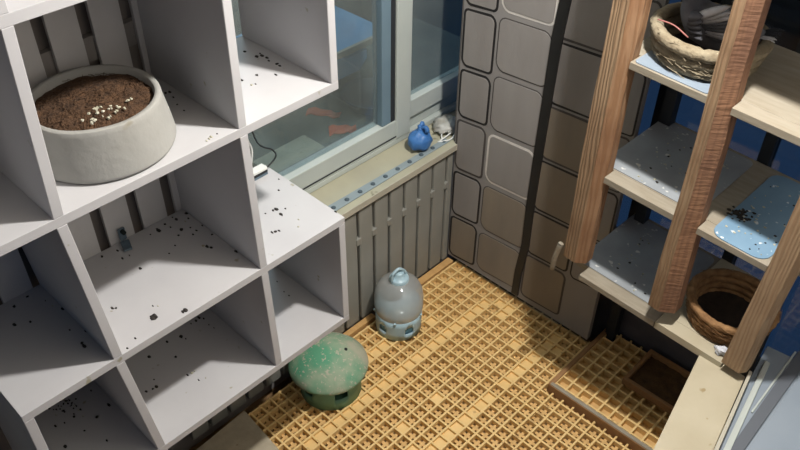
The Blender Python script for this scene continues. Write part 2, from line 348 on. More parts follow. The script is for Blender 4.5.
# the room on the other side of the glass
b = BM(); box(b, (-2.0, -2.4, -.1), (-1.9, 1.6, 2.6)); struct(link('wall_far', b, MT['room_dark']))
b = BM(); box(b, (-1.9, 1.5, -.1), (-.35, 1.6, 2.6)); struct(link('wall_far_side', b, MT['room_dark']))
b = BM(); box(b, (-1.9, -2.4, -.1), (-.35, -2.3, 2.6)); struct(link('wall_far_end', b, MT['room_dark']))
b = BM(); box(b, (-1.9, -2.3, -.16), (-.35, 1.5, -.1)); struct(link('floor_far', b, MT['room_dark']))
led = root('window_bench', (-.65, -.4, -.1), 'grey green bench top in the dim room beyond the dusty window', 'bench')
b = BM(); box(b, (-.95, -1.6, .46), (-.37, .8, .49), bev=.004); link('bench_top', b, MT['room_floor'], led)
for y in (-1.5, .7):
    for x in (-.92, -.42):
        b = BM(); box(b, (x-.02, y-.02, -.1), (x+.02, y+.02, .46)); link('leg', b, MT['room_dark'], led)
bsf = root('blue_shelf', (-.72, .1, .49), 'pale blue shelf with a raw wood edge behind the window', 'shelf')
b = BM(); box(b, (-1.0, -.35, .722), (-.604, .25, .738)); link('shelf_board', b, MT['blue_board'], bsf)
b = BM(); box(b, (-.604, -.35, .715), (-.59, .25, .740)); link('front_edge', b, MT['board_edge'], bsf)
b = BM(); prism(b, [(-.62, -.35, .600), (-.62, .10, .600), (-.62, .145, .64), (-.62, .145, .68), (-.62, .03, .68), (-.62, -.02, .713), (-.62, -.35, .713)], (-.02, 0, 0)); link('apron', b, MT['blue_board'], bsf)
for y in (-.33, .21):
    b = BM(); box(b, (-.98, y, .49), (-.95, y+.03, .722)); link('leg', b, MT['room_dark'], bsf)
b = BM(); lathe(b, [(0, .0), (.10, .0), (.125, .045), (.130, .05), (.118, .048), (.095, .012), (0, .01)], (-.53, .08, .49), 32)
o = link('shallow_bowl', b, MT['room_dark'], smooth=True); origin_to(o, (-.53, .08, .49)); tag(o, 'dark shallow round bowl on the bench beyond the glass', 'bowl')
for (x, y, sx, sy, rz, lab) in ((-.60, -.125, .07, .028, .5, 'narrow orange scrap of cloth beyond the glass, nearer the blue shelf'), (-.455, -.155, .055, .034, .9, 'wide orange scrap of cloth beyond the glass, nearer the window rail')):
    b = BM(); n = 7
    g = [[b.verts.new((x + (i/(n-1)-.5)*2*sx*math.cos(rz) - (j/3-.5)*2*sy*math.sin(rz)*(1-.4*i/n), y + (i/(n-1)-.5)*2*sx*math.sin(rz) + (j/3-.5)*2*sy*math.cos(rz)*(1-.4*i/n), .493 + .012*abs(math.sin(i*1.9+j)))) for j in range(4)] for i in range(n)]
    for i in range(n-1):
        for j in range(3): b.faces.new((g[i][j], g[i+1][j], g[i+1][j+1], g[i][j+1]))
    o = link('orange_scrap', b, MT['orange']); so = o.modifiers.new('t', 'SOLIDIFY'); so.thickness = .003; origin_to(o, (x, y, .49)); tag(o, lab, 'cloth')
b = BM(); box(b, (-.52, -.56, .491), (-.38, -.30, .515), bev=.006); o = link('flat_box', b, MT['sill']); origin_to(o, (-.45, -.43, .491)); tag(o, 'pale flat box lying close behind the window, beside the cubby', 'box')

fl = bpy.data.lights.new('far_room_fill', 'AREA'); fl.energy = 20; fl.size = .7; fl.color = (.72, .9, 1.0)  # added fill, no lamp of the place; brightens the room beyond the glass
fo = bpy.data.objects.new('far_room_fill', fl); fo.location = (-1.25, -.1, 2.5); COL.objects.link(fo)
# ------------------------------------------------------------------ perforated strip, bag and dish on the sill
st = root('studded_strip', (-.035, -.5, .577), 'blue grey strip with a row of dark studs along the sill edge', 'strip')
b = BM(); prism(b, [(-.061, -1.0, .5775), (-.014, -1.0, .5775), (-.020, -.01, .5775), (-.045, -.01, .5775)], (0, 0, .004), bev=.001); link('strip_plate', b, MT['zinc'], st)
y = -.03; k = 0; stud = None
while y > -.72:
    if stud is None:
        b = BM(); lathe(b, [(.0085, 0), (.0085, .003), (.006, .005), (0, .0055)], (-.033, y, .5812), 10); stud = link('stud', b, MT['stud'], st, True); y00 = y
    else:
        c = stud.copy(); COL.objects.link(c); c.location = stud.location + Vector((0, y - y00, 0))
    y -= .062
b = BM()
blob(b, (0, 0, .040), (.043, .047, .040), 22, 14, .22, 3, fr=2.6)
tube(b, smooth_path([(0, 0, .07), (-.004, .004, .088), (-.01, .002, .098)]), [.012]*6 + [.009]*4 + [.006]*3, 8)
for a in (.3, 2.0): tube(b, smooth_path([(-.004, .003, .085), (.022*math.cos(a), .022*math.sin(a), .099), (.03*math.cos(a), .03*math.sin(a), .083)], 4), [.006]*3 + [.008]*3 + [.009]*3, 6)
o = link('knotted_bag', b, MT['bag'], smooth=True); o.location = (-.068, -.125, .578); tag(o, 'small knotted bright blue plastic bag on the window sill', 'bag')
b = BM(); blob(b, (0, 0, .022), (.045, .058, .024), 20, 10, .5, 8, fr=4)
o = link('crumpled_film', b, MT['clear'], smooth=True); o.location = (-.085, .045, .577); tag(o, 'crumpled cloudy plastic film on the sill beside the blue bag', 'film')
for k in range(3):
    b = BM(); tube(b, smooth_path([(-.045, -.05 + .012*k, .583), (-.02 - .02*k, -.01, .586 + .004*k), (-.03 - .016*k, .03, .59), (-.06, .065 - .01*k, .583)], 5), .003, 6); link('film_fold', b, MT['cable_w'], o, True)

# ------------------------------------------------------------------ radiator
ra = root('radiator', (-.03, -.5, .0), 'grey sectional radiator under the window sill', 'radiator')
edges = [-.043 - .0775*i for i in range(17)]; edges = [.0] + edges
sec = None
for i in range(len(edges)-1):
    y1, y0 = edges[i]-.006, edges[i+1]+.006
    if i >= 1 and sec:
        c = sec.copy(); COL.objects.link(c); c.location = sec.location + Vector((0, y0 - sy0, 0)); continue
    b = BM(); box(b, (-.040, y0, .005), (0, y1, .535), bev=.006); o = link('radiator_section', b, MT['radiator'], ra)
    if i == 1 or i == 0:
        if i == 1: sec = o; sy0 = y0
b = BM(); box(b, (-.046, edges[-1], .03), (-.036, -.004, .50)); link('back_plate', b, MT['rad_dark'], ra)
cn = None
for i in range(1, len(edges)):
    yy = edges[i]
    if cn is None:
        b = BM(); box(b, (-.030, yy-.0125, .385), (.003, yy+.0125, .415), bev=.004); cn = link('connector', b, MT['radiator'], ra); cy = yy
    else:
        c = cn.copy(); COL.objects.link(c); c.location = cn.location + Vector((0, yy-cy, 0))

# ------------------------------------------------------------------ floor grating, two panels
G = .0433
def bars(rt, xs, ys, x0, x1, y0, y1, ztop, h, th, m_):
    b = BM(); box(b, (xs[0]-th/2, y0, ztop-h), (xs[0]+th/2, y1, ztop)); f = link('grating_bar', b, m_, rt)
    for x in xs[1:]:
        c = f.copy(); COL.objects.link(c); c.location = f.location + Vector((x-xs[0], 0, 0))
    b = BM(); box(b, (x0, ys[0]-th/2, ztop-h), (x1, ys[0]+th/2, ztop-.0008)); f = link('grating_bar', b, m_, rt)
    for y in ys[1:]:
        c = f.copy(); COL.objects.link(c); c.location = f.location + Vector((0, y-ys[0], 0))
def underlay(rt, x0, x1, y0, y1, z, step, th, h, m_, solid):
    b = BM()
    x = x0
    while x < x1: box(b, (x-th/2, y0, z-h), (x+th/2, y1, z)); x += step
    y = y0
    while y < y1: box(b, (x0, y-th/2, z-h), (x1, y+th/2, z-.001)); y += step
    o = link('under_grid', b, m_, rt); o['kind'] = 'stuff'
    b = BM()
    for (x, y) in solid: box(b, (x+.003, y-G+.003, -.016), (x+G-.003, y-.003, -.012))
    o = link('filled_cells', b, MT['grating'], rt); o['kind'] = 'stuff'
gx = [.0424 + G*i for i in range(16)]
g1 = root('floor_grating', (.4, -.7, -.03), 'large yellow plastic lattice grating covering the floor', 'grating')
gy = [.008 - G*j for j in range(35)]
xa = [.0424 + G*i for i in range(28)]
H = .026; TH = .0072
XR = 1.25
first = None
def bar(rt, lo_, hi):
    b = BM(); box(b, lo_, hi, bev=.0012); return link('grating_bar', b, MT['grating'], rt)
for x in xa:                                                  # bars running away from the back wall
    top = .018 if x < .705 else -.277
    if first is None or top != first[1]:
        f = bar(g1, (x-TH/2, -1.485, -H), (x+TH/2, top, 0)); first = (x, top, f)
    else:
        c = first[2].copy(); COL.objects.link(c); c.location = first[2].location + Vector((x-first[0], 0, 0))
first = None
for y in gy:
    xr = .708 if y > -.272 else XR
    if first is None or xr != first[1]:
        f = bar(g1, (.036, y-TH/2, -H), (xr, y+TH/2, -.0008)); first = (y, xr, f)
    else:
        c = first[2].copy(); COL.objects.link(c); c.location = first[2].location + Vector((0, y-first[0], 0))
solid = [(xa[5]+0*G, gy[j]) for j in range(2, 24)] + [(xa[12], gy[j]) for j in range(1, 26) if j != 9] + [(xa[2], gy[j]) for j in range(8, 20)] + [(xa[random.randint(0, 18)], gy[random.randint(0, 24)]) for _ in range(22)]
underlay(g1, .04, XR, -1.48, .01, -.020, G/2, .0105, .012, MT['grating_low'], sorted(set(solid)))
g2 = root('raised_grating', (1.04, -.1, -.02), 'smaller raised lattice grating in the shade under the nest rack', 'grating')
first = None
x2 = [.722 + G*i for i in range(16)]
for x in x2:
    if first is None: f = bar(g2, (x-TH/2, -.262, -.006), (x+TH/2, .115, .020)); first = (x, f)
    else: c = first[1].copy(); COL.objects.link(c); c.location = first[1].location + Vector((x-first[0], 0, 0))
first = None
for j in range(9):
    y = .10 - G*j
    if first is None: f = bar(g2, (.716, y-TH/2, -.006), (1.40, y+TH/2, .0192)); first = (y, f)
    else: c = first[1].copy(); COL.objects.link(c); c.location = first[1].location + Vector((0, y-first[0], 0))
b = BM(); box(b, (.712, -.274, -.02), (1.40, -.256, .024), bev=.002)
for f in b.faces: f.material_index = 0
link('front_rim', b, MT['lath_brown'], g2)
b = BM(); box(b, (.714, -.272, .0242), (1.40, -.258, .0275), bev=.001); link('rim_cap', b, MT['shelf_wood'], g2)
b = BM(); box(b, (.706, -.272, -.02), (.722, .115, .027), bev=.003); link('side_rim', b, MT['lath_brown'], g2)
b = BM(); box(b, (.724, -.25, -.010), (1.39, .11, -.007)); link('under_sheet', b, MT['grating_low'], g2)

# laths along the radiator
for (ya, yb_, lab, ww) in ((-.205, -.004, 'short tan lath on the floor in the corner by the stone wall', .030), (-.78, -.455, 'tan lath along the radiator foot between jug and feeder', .024)):
    b = BM(); box(b, (.003, ya, -.026), (.003+ww, yb_, .006), bev=.002); o = link('wood_lath', b, MT['lath']); origin_to(o, (.015, (ya+yb_)/2, -.026)); tag(o, lab, 'lath')
# board lying at the near end of the grating
b = BM(); prism(b, [(.028, -1.088, .0005), (.30, -1.112, .0005), (.30, -1.53, .0005), (.056, -1.53, .0005)], (0, 0, .018), bev=.003)
o = link('particle_board', b, MT['particle']); origin_to(o, (.17, -1.4, .0)); tag(o, 'worn beige particle board lying under the white cubby', 'board')
# litter tray under the rack
ty = root('litter_tray', (1.01, -.01, .021), 'low brown wooden tray of litter in the shade under the rack', 'tray')
def tb(name, lo_, hi, m_, bev=.003): b = BM(); box(b, lo_, hi, bev=bev); return link(name, b, m_, ty)
tb('tray_bottom', (.905, -.075, .021), (1.125, .085, .026), MT['lath_brown'], 0)
tb('front_side', (.90, -.090, .021), (1.13, -.075, .052), MT['lath_brown']); tb('back_side', (.90, .085, .021), (1.13, .10, .052), MT['lath_brown'])
tb('end_side', (.89, -.090, .021), (.905, .10, .052), MT['lath_brown']); tb('end_side', (1.125, -.090, .021), (1.14, .10, .052), MT['lath_brown'])
b = BM(); n = 16
g = [[b.verts.new((.905 + .22*i/(n-1), -.075 + .16*j/(n-1), .034 + .008*noise.noise(Vector((i*.9, j*.9, 2))))) for j in range(n)] for i in range(n)]
for i in range(n-1):
    for j in range(n-1): b.faces.new((g[i][j], g[i+1][j], g[i+1][j+1], g[i][j+1]))
o = link('litter', b, MT['bedding'], ty, True); o['kind'] = 'stuff'

# ------------------------------------------------------------------ white cubby bookcase
XC, TK = .3543, .0212; h = TK/2; XB = .0236
Y0, Y1, Y2, Y3 = -1.7620, -1.5635, -1.1533, -.8965
Z0, Z1, Z2, Z3 = 1.7227, 1.3318, .9254, .5591; ZT = 2.12
TC = rot_about((.0077, .0034, -.0063), (XC, Y2, Z2))
bc = root('cubby_bookcase', (.19, -1.6, -.10), 'white laminate cubby bookcase with slatted back standing before the window', 'bookcase')
dy1 = {0: .007, 1: -.012, 2: .011, 3: .044}; dy2 = {0: 0, 1: -.005, 2: 0, 3: .006}
zl = {-1: ZT, 0: Z0, 1: Z1, 2: Z2, 3: Z3}
def board(i, ya, yb_):
    b = BM(); box(b, (XB, ya, zl[i]-h), (XC, yb_, zl[i]+h), TC, bev=.0012); return link('shelf_board', b, MT['lam'], bc)
for i in (-1, 0, 1, 2, 3): board(i, Y0-h, Y3+h)
def upright(ya, yb_, za, zb):
    """panel from (ya, za) up to (yb, zb), standing between two boards"""
    b = BM(); prism(b, [(XB, ya-h, za), (XB, ya+h, za), (XB, yb_+h, zb), (XB, yb_-h, zb)], (XC-XB, 0, 0), TC, bev=.0012); return link('upright_panel', b, MT['lam'], bc)
g_ = lambda d, k: d.get(k, 0)
for lo_i, hi_i in ((0, -1), (1, 0), (2, 1), (3, 2)):
    upright(Y1+g_(dy1, lo_i), Y1+g_(dy1, hi_i), zl[lo_i]+h, zl[hi_i]-h)
    upright(Y2+g_(dy2, lo_i), Y2+g_(dy2, hi_i), zl[lo_i]+h, zl[hi_i]-h)
for lo_i, hi_i in ((1, 0), (3, 2)):
    upright(Y3, Y3, zl[lo_i]+h, zl[hi_i]-h); upright(Y0, Y0, zl[lo_i]+h, zl[hi_i]-h)
upright(Y1+.066, Y1+.046, -.10, Z3-h); upright(Y0, Y0, -.10, Z3-h)
# slats and cross battens of the back, columns A and B
def slat(ya, yb_, za, zb):
    b = BM(); box(b, (XB-.012, ya, za), (XB-.0005, yb_, zb), TC, bev=.0008); link('back_slat', b, MT['slat'], bc)
gaps = [-1.665, -1.5655, -1.387, -1.291, -1.194]                # centres of the gaps
gw = .0140
ed = [Y0-.005] + [e for c in gaps for e in (c-gw, c+gw)] + [Y2+.010]
for k in range(0, len(ed), 2):
    ya, yb_ = ed[k], ed[k+1]
    if yb_-ya > .13:                                          # two boards side by side
        mid = (ya+yb_)/2 - .001; slat(ya, mid, Z3+h+.002, ZT-h); slat(mid+.0015, yb_, Z3+h+.002, ZT-h)
    else: slat(ya, yb_, Z3+h+.002, ZT-h)
for zc in (.70, 1.12, 1.445, 1.86):
    b = BM(); box(b, (XB-.030, Y0, zc-.028), (XB-.0125, Y2+.008, zc+.028), TC); link('back_batten', b, MT['batten'], bc)
b = BM(); box(b, (XB-.036, Y0-.02, .58), (XB-.031, Y2+.008, 2.4)); struct(link('wall_left_lining', b, MT['backing']))

# ------------------------------------------------------------------ droppings on the boards
def droppings(name, spots, zt, lab, T):
    b = BM()
    for k, (x, y, s, pale) in enumerate(spots):
        s *= .88; rx, ry = s*(1 + .5*random.random()), s*(.6 + .4*random.random())
        blob(b, (x, y, zt + s*.12), (rx, ry, max(.0018, s*.38)), 7, 5, .8, k + len(name), T, 1 if pale else 0, 2.2)
    o = link(name, b, [MT['drop_dark'], MT['drop_pale']], smooth=True); o['kind'] = 'stuff'; o['label'] = lab; o['category'] = 'droppings'
    return o
def scatter(n, x0, x1, y0, y1, s0, s1, pale=.25):
    return [(random.uniform(x0, x1), random.uniform(y0, y1), random.uniform(s0, s1), random.random() < pale) for _ in range(n)]
droppings('bird_droppings', [(0.055, -1.257, 0.0078, False), (0.094, -1.214, 0.0052, False), (0.051, -1.2, 0.0052, False), (0.131, -1.204, 0.0042, False), (0.048, -1.167, 0.0052, False), (0.195, -1.206, 0.0062, False), (0.185, -1.211, 0.0052, True), (0.205, -1.201, 0.0047, False), (0.261, -1.167, 0.0057, False), (0.26, -1.153, 0.0039, False), (0.208, -1.161, 0.0031, False), (0.166, -1.17, 0.0031, False), (0.119, -1.167, 0.0031, False), (0.083, -1.378, 0.0042, False), (0.049, -1.371, 0.0042, False), (0.042, -1.409, 0.0042, False), (0.146, -1.367, 0.0047, False), (0.15, -1.287, 0.0026, False), (0.135, -1.26, 0.0031, False), (0.046, -1.232, 0.0039, False), (0.086, -1.36, 0.0026, False), (0.215, -1.484, 0.0052, False), (0.306, -1.43, 0.0088, False), (0.308, -1.437, 0.0065, False), (0.34, -1.37, 0.0073, False), (0.341, -1.378, 0.0052, False), (0.275, -1.415, 0.0026, False), (0.284, -1.407, 0.0026, True), (0.333, -1.497, 0.0036, False), (0.346, -1.525, 0.0031, False), (0.067, -1.228, 0.0031, False), (0.055, -1.28, 0.0026, False), (0.108, -1.232, 0.0026, False), (0.074, -1.188, 0.0031, True), (0.104, -1.193, 0.0026, False), (0.124, -1.189, 0.0026, False), (0.221, -1.478, 0.0042, False), (0.037, -1.202, 0.0029, False), (0.069, -1.175, 0.0034, False)], 0.9360, 'dark droppings over the wide middle cubby shelf', TC)
droppings('bird_droppings', [(0.056, -1.2, 0.0068, False), (0.06, -1.213, 0.0052, False), (0.081, -1.278, 0.0057, False), (0.069, -1.316, 0.0047, False), (0.08, -1.381, 0.0052, False), (0.133, -1.33, 0.0047, False), (0.211, -1.332, 0.0052, True), (0.209, -1.344, 0.0042, False), (0.211, -1.323, 0.0036, True), (0.244, -1.333, 0.0039, False), (0.184, -1.424, 0.0068, False), (0.183, -1.435, 0.0042, False), (0.059, -1.229, 0.0036, False), (0.099, -1.196, 0.0031, False), (0.119, -1.193, 0.0026, False), (0.069, -1.192, 0.0036, False), (0.097, -1.273, 0.0031, False), (0.179, -1.452, 0.0047, False), (0.252, -1.316, 0.0023, True), (0.158, -1.416, 0.0026, False)], 0.5697, 'droppings on the wide lower cubby shelf', TC)
droppings('bird_droppings', [(0.273, -1.588, 0.0068, False), (0.262, -1.587, 0.0047, False), (0.236, -1.562, 0.0047, False), (0.122, -1.636, 0.0047, False), (0.136, -1.565, 0.0042, False), (0.051, -1.639, 0.0052, False), (0.042, -1.603, 0.0047, False), (0.105, -1.665, 0.0047, False), (0.111, -1.577, 0.0029, True), (0.084, -1.58, 0.0026, False), (0.208, -1.586, 0.0026, False)], 0.9360, 'droppings in the bluish shaded cell at the near left', TC)
droppings('bird_droppings', [(0.146, -1.544, 0.0057, False), (0.158, -1.585, 0.0047, False), (0.24, -1.605, 0.0031, False), (0.182, -1.686, 0.0052, False), (0.07, -1.522, 0.0031, False), (0.072, -1.552, 0.0036, False), (0.068, -1.594, 0.0042, False)], 0.5697, 'droppings in the lowest near left cell', TC)
droppings('bird_droppings', [(0.197, -1.041, 0.0052, False), (0.194, -1.048, 0.0036, False), (0.134, -0.948, 0.0052, False), (0.139, -0.936, 0.0052, False), (0.155, -0.934, 0.0052, False), (0.17, -0.94, 0.0042, False), (0.195, -0.936, 0.0057, False), (0.207, -0.937, 0.0036, False), (0.203, -1.002, 0.0042, False), (0.233, -0.97, 0.0047, False), (0.094, -0.952, 0.0042, False), (0.23, -1.038, 0.0031, True), (0.233, -1.029, 0.0026, False), (0.128, -0.933, 0.0036, False)], 1.3424, 'row of droppings in the small upper cell by the window', TC)
droppings('bird_droppings', [(0.202, -0.991, 0.0057, False), (0.2, -1.0, 0.0042, False), (0.228, -0.996, 0.0052, False), (0.276, -0.977, 0.0039, True), (0.298, -0.996, 0.0029, True), (0.268, -1.058, 0.0047, False), (0.271, -1.05, 0.0047, False), (0.275, -1.041, 0.0042, False), (0.321, -0.888, 0.0042, False), (0.143, -0.934, 0.0042, False), (0.105, -0.902, 0.0026, False), (0.196, -1.022, 0.0026, False), (0.217, -0.972, 0.0026, False)], 0.9360, 'droppings on the open cubby top beside the cables', TC)
droppings('bird_droppings', [(0.125, -1.186, 0.0052, False), (0.122, -1.195, 0.0042, False), (0.15, -1.193, 0.0031, False), (0.339, -1.233, 0.0042, True), (0.336, -1.226, 0.0036, True), (0.342, -1.241, 0.0031, True), (0.336, -1.211, 0.0023, False), (0.212, -1.207, 0.0026, False), (0.181, -1.204, 0.0026, False)], 1.3424, 'few droppings around the plaster bowl', TC)
droppings('bird_droppings', [(0.172, -0.96, 0.0031, False), (0.149, -0.96, 0.0026, False), (0.101, -0.947, 0.0026, False)], 0.5697, 'few specks in the small lower cell above the feeder', TC)
droppings('bird_droppings', [(0.142, -1.563, 0.0052, False), (0.182, -1.571, 0.0057, False), (0.204, -1.572, 0.0042, False), (0.126, -1.564, 0.0047, False)], 1.3424, 'droppings in the dark upper left cell', TC)

dirt = [(XB+.02 + abs(random.gauss(0, .05)), -1.60 - abs(random.gauss(0, .045)), random.uniform(.0016, .004), random.random() < .2) for _ in range(42)]
droppings('dirt_heap', dirt, Z3+h, 'dark heap of dirt along the back of the lowest near left cell', TC)
# ------------------------------------------------------------------ plaster bowl of coconut fibre
BC = (.198, -1.3955, Z1+h+.001)
bw = root('plaster_bowl', BC, 'large round white plaster bowl filled with brown coconut fibre', 'bowl')
b = BM(); rg = lathe(b, [(0, 0), (.140, 0), (.1455, .002), (.1463, .006), (.1458, .012), (.1425, .04), (.1335, .094), (.132, .1045), (.1305, .1062), (.1215, .1062), (.1195, .104), (.115, .085), (.10, .06), (0, .055)], BC, 56)
for v in b.verts:
    d = .0022*noise.noise(v.co*14); v.co += Vector((v.co.x-BC[0], v.co.y-BC[1], 0)).normalized()*d if (v.co.xy - Vector(BC[:2])).length > .01 else Vector()
link('bowl_body', b, MT['plaster'], bw, True)
b = BM(); pr_ = [(0, .100)] + [(.119*k/14, .100 - .010*(k/14)**2) for k in range(1, 15)]
lathe(b, pr_, BC, 48)
for v in b.verts: v.co.z += .005*noise.noise(v.co*45) + .004*noise.noise(v.co*16)
link('fibre_filling', b, MT['fibre'], bw, True)
b = BM()
for k in range(260):
    a = random.random()*2*PI; r = .110*math.sqrt(random.random()); p = Vector((BC[0]+r*math.cos(a), BC[1]+r*math.sin(a), BC[2]+.1005-.008*(r/.12)**2)); t = random.random()*PI; l = random.uniform(.006, .014)
    tube(b, [p - Vector((l*math.cos(t), l*math.sin(t), 0)), p + Vector((0, 0, .003)), p + Vector((l*math.cos(t), l*math.sin(t), 0))], .0006, 3, cap=False)
o = link('loose_fibres', b, MT['fibre'], bw); o['kind'] = 'stuff'
b = BM()
for k in range(26):
    a = random.gauss(.15, .5); r = random.uniform(.02, .09); blob(b, (BC[0]+.02+r*math.cos(a)*.7, BC[1]-.015+r*math.sin(a), BC[2]+.1), (random.uniform(.002, .0055), random.uniform(.002, .005), .0025), 6, 4, .6, k)
o = link('pale_specks', b, MT['drop_pale'], bw); o['kind'] = 'stuff'

# ------------------------------------------------------------------ cables and clip in the cubby
b = BM(); tube(b, smooth_path([(.05, -.958, 1.318), (.05, -.953, 1.10), (.052, -.940, 1.03), (.052, -.949, .98), (.05, -.951, .938)]), .0028, 7)
o = link('white_cable', b, MT['cable_w'], smooth=True); origin_to(o, (.05, -.95, .938)); tag(o, 'thin white cable hanging down onto the cubby top by the window', 'cable')
b = BM(); tube(b, smooth_path([(.056, -.945, 1.318), (.056, -.93, 1.07), (.056, -.875, 1.0), (.058, -.868, .975), (.058, -.895, .958), (.058, -.93, .948)]), .0024, 7)
o = link('black_cable', b, MT['cable_b'], smooth=True); origin_to(o, (.056, -.93, .94)); tag(o, 'thin black cable bent into a loop beside the white cable', 'cable')
pl = root('power_plug', (.06, -.93, .937), 'small plug with white and dark stripes lying on the cubby top', 'plug')
for dx, dz, m_ in ((0, 0, 'clip'), (.0, .009, 'cable_b'), (.0, .017, 'cable_w')):
    b = BM(); box(b, (.040+dx, -.975, .9375+dz), (.066+dx, -.905, .9455+dz), bev=.002); link({'clip': 'plug_base', 'cable_b': 'plug_band', 'cable_w': 'plug_top'}[m_], b, MT[m_], pl)
cp = root('metal_clip', (.04, -1.338, .937), 'small blue grey metal clip against the back slats', 'clip')
b = BM(); prism(b, [(.030, -1.350, .9372), (.068, -1.362, .9372), (.074, -1.342, .9372), (.036, -1.328, .9372)], (0, 0, .006), bev=.002); link('clip_foot', b, MT['clip'], cp)
b = BM(); box(b, (.026, -1.348, .943), (.033, -1.330, .978), bev=.002); link('clip_plate', b, MT['clip'], cp)
b = BM(); tube(b, [(.034, -1.339, .972), (.044, -1.339, .972)], .006, 8); link('clip_knob', b, MT['hole'], cp)

# ------------------------------------------------------------------ green feeder
FC = (.152, -.802, .0005)
fd = root('pigeon_feeder', FC, 'green plastic feeder with a dusty mushroom lid on the grating', 'feeder')
def ring_with_openings(name, c, prof_r, z0, z1, nop, ow, oz0, oz1, m_, mh, parent, phase=0., seg=96, t=.004):
    """round wall with arched openings cut through, two skins joined"""
    b = BM()
    zs = [z0, oz0] + [oz0 + (oz1-oz0)*k/5 for k in range(1, 6)] + [z1]
    def R(z): return prof_r[0] + (prof_r[1]-prof_r[0])*(z-z0)/(z1-z0)
    def opened(a, z):
        if not (oz0 < z < oz1): return False
        d = ((a - phase) / (2*PI/nop)) % 1.0; d = min(d, 1-d)*2*PI/nop
        f = (z-oz0)/(oz1-oz0); wdt = ow*(1 if f < .55 else math.sqrt(max(0, 1-((f-.55)/.47)**2)))
        return d < wdt/2
    vo = [[b.verts.new((c[0]+R(z)*math.cos(2*PI*k/seg), c[1]+R(z)*math.sin(2*PI*k/seg), c[2]+z)) for k in range(seg)] for z in zs]
    for i in range(len(zs)-1):
        for k in range(seg):
            if not opened(2*PI*(k+.5)/seg, (zs[i]+zs[i+1])/2): b.faces.new((vo[i][k], vo[i][(k+1) % seg], vo[i+1][(k+1) % seg], vo[i+1][k]))
    o = link(name, b, m_, parent, True); s = o.modifiers.new('t', 'SOLIDIFY'); s.thickness = t; s.offset = -1
    return o
ring_with_openings('feeder_base', FC, (.1075, .101), 0, .118, 5, .46, .046, .104, MT['green'], None, fd, phase=-.33)
b = BM(); lathe(b, [(0, .004), (.101, .004), (.1055, .030), (.098, .026), (.085, .022), (0, .02)], FC, 48); link('feed_trough', b, MT['green'], fd, True)
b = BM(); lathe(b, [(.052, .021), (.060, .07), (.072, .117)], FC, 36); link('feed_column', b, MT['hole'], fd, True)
b = BM(); lathe(b, [(.126, .112), (.134, .108), (.1385, .116), (.136, .126), (.120, .145), (.095, .167), (.062, .186), (.030, .197), (0, .200)], (FC[0]-.006, FC[1]+.0, 0), 56); link('feeder_lid', b, MT['green_lid'], fd, True)
b = BM(); lathe(b, [(0, .1115), (.127, .1115)], (FC[0]-.006, FC[1], 0), 40); link('lid_underside', b, MT['green'], fd, True)
b = BM(); lathe(b, [(.006, 0), (.006, .004), (0, .005)], (FC[0]+.036, FC[1]+.045, .1835), 10); link('lid_hole', b, MT['hole'], fd)

# ------------------------------------------------------------------ water jug
JC = (.1158, -.4201, .0005)
jg = root('water_jug', JC, 'clear dome water drinker with pale blue base and cap on the grating', 'drinker')
ring_with_openings('jug_base', JC, (.0865, .0885), 0, .092, 5, .36, .030, .062, MT['jug_blue'], None, jg, phase=-.33, t=.003)
b = BM(); lathe(b, [(0, .004), (.082, .004), (.0835, .088), (.0, .088)], JC, 36); link('inner_cup', b, MT['jug_hole'], jg, True)
def dome_glass():
    M = bpy.data.materials.new('clear_dome_plastic'); M.use_nodes = True; nt = M.node_tree; N = nt.nodes; K = nt.links; N.remove(N['Principled BSDF'])
    t = N.new('ShaderNodeBsdfTransparent'); t.inputs[0].default_value = (.88, .92, .93, 1); g = N.new('ShaderNodeBsdfGlossy'); g.inputs['Roughness'].default_value = .12
    lw = N.new('ShaderNodeLayerWeight'); lw.inputs[0].default_value = .35; pw = N.new('ShaderNodeMath'); pw.operation = 'MULTIPLY_ADD'; pw.inputs[1].default_value = .45; pw.inputs[2].default_value = .05; K.new(lw.outputs['Facing'], pw.inputs[0]); m1 = N.new('ShaderNodeMixShader'); K.new(pw.outputs[0], m1.inputs[0]); K.new(t.outputs[0], m1.inputs[1]); K.new(g.outputs[0], m1.inputs[2])
    d = N.new('ShaderNodeBsdfDiffuse'); d.inputs[0].default_value = lin((206, 208, 206)); m2 = N.new('ShaderNodeMixShader'); m2.inputs[0].default_value = .34; K.new(m1.outputs[0], m2.inputs[1]); K.new(d.outputs[0], m2.inputs[2]); K.new(m2.outputs[0], N['Material Output'].inputs[0]); return M
MT['dome'] = dome_glass()
b = BM(); lathe(b, [(.089, .093), (.0915, .115), (.0915, .155), (.0875, .183), (.076, .208), (.055, .227), (.034, .237), (.026, .240)], JC, 48); link('jug_dome', b, MT['dome'], jg, True)
b = BM(); lathe(b, [(0, .0935), (.086, .0935), (.088, .118), (0, .118)], JC, 40); link('water', b, MT['water'], jg, True)
b = BM(); lathe(b, [(.036, .232), (.036, .246), (.032, .250), (.020, .252), (.018, .268), (.016, .272), (0, .273)], JC, 28); scap = link('screw_cap', b, MT['jug_blue'], jg, True)
b = BM(); tube(b, smooth_path([(JC[0]-.004, JC[1]-.034, .245), (JC[0]-.004, JC[1]-.030, .275), (JC[0], JC[1]-.004, .290), (JC[0]+.004, JC[1]+.018, .272), (JC[0]+.004, JC[1]+.034, .245)]), .006, 8); link('cap_handle', b, MT['jug_blue'], scap, True)
for a in (.3 + 2*PI/5*k for k in range(5)):
    b = BM(); tube(b, [(JC[0]+.0885*math.cos(a), JC[1]+.0885*math.sin(a), .086), (JC[0]+.093*math.cos(a), JC[1]+.093*math.sin(a), .098)], .004, 6); link('base_lug', b, MT['jug_blue'], jg)

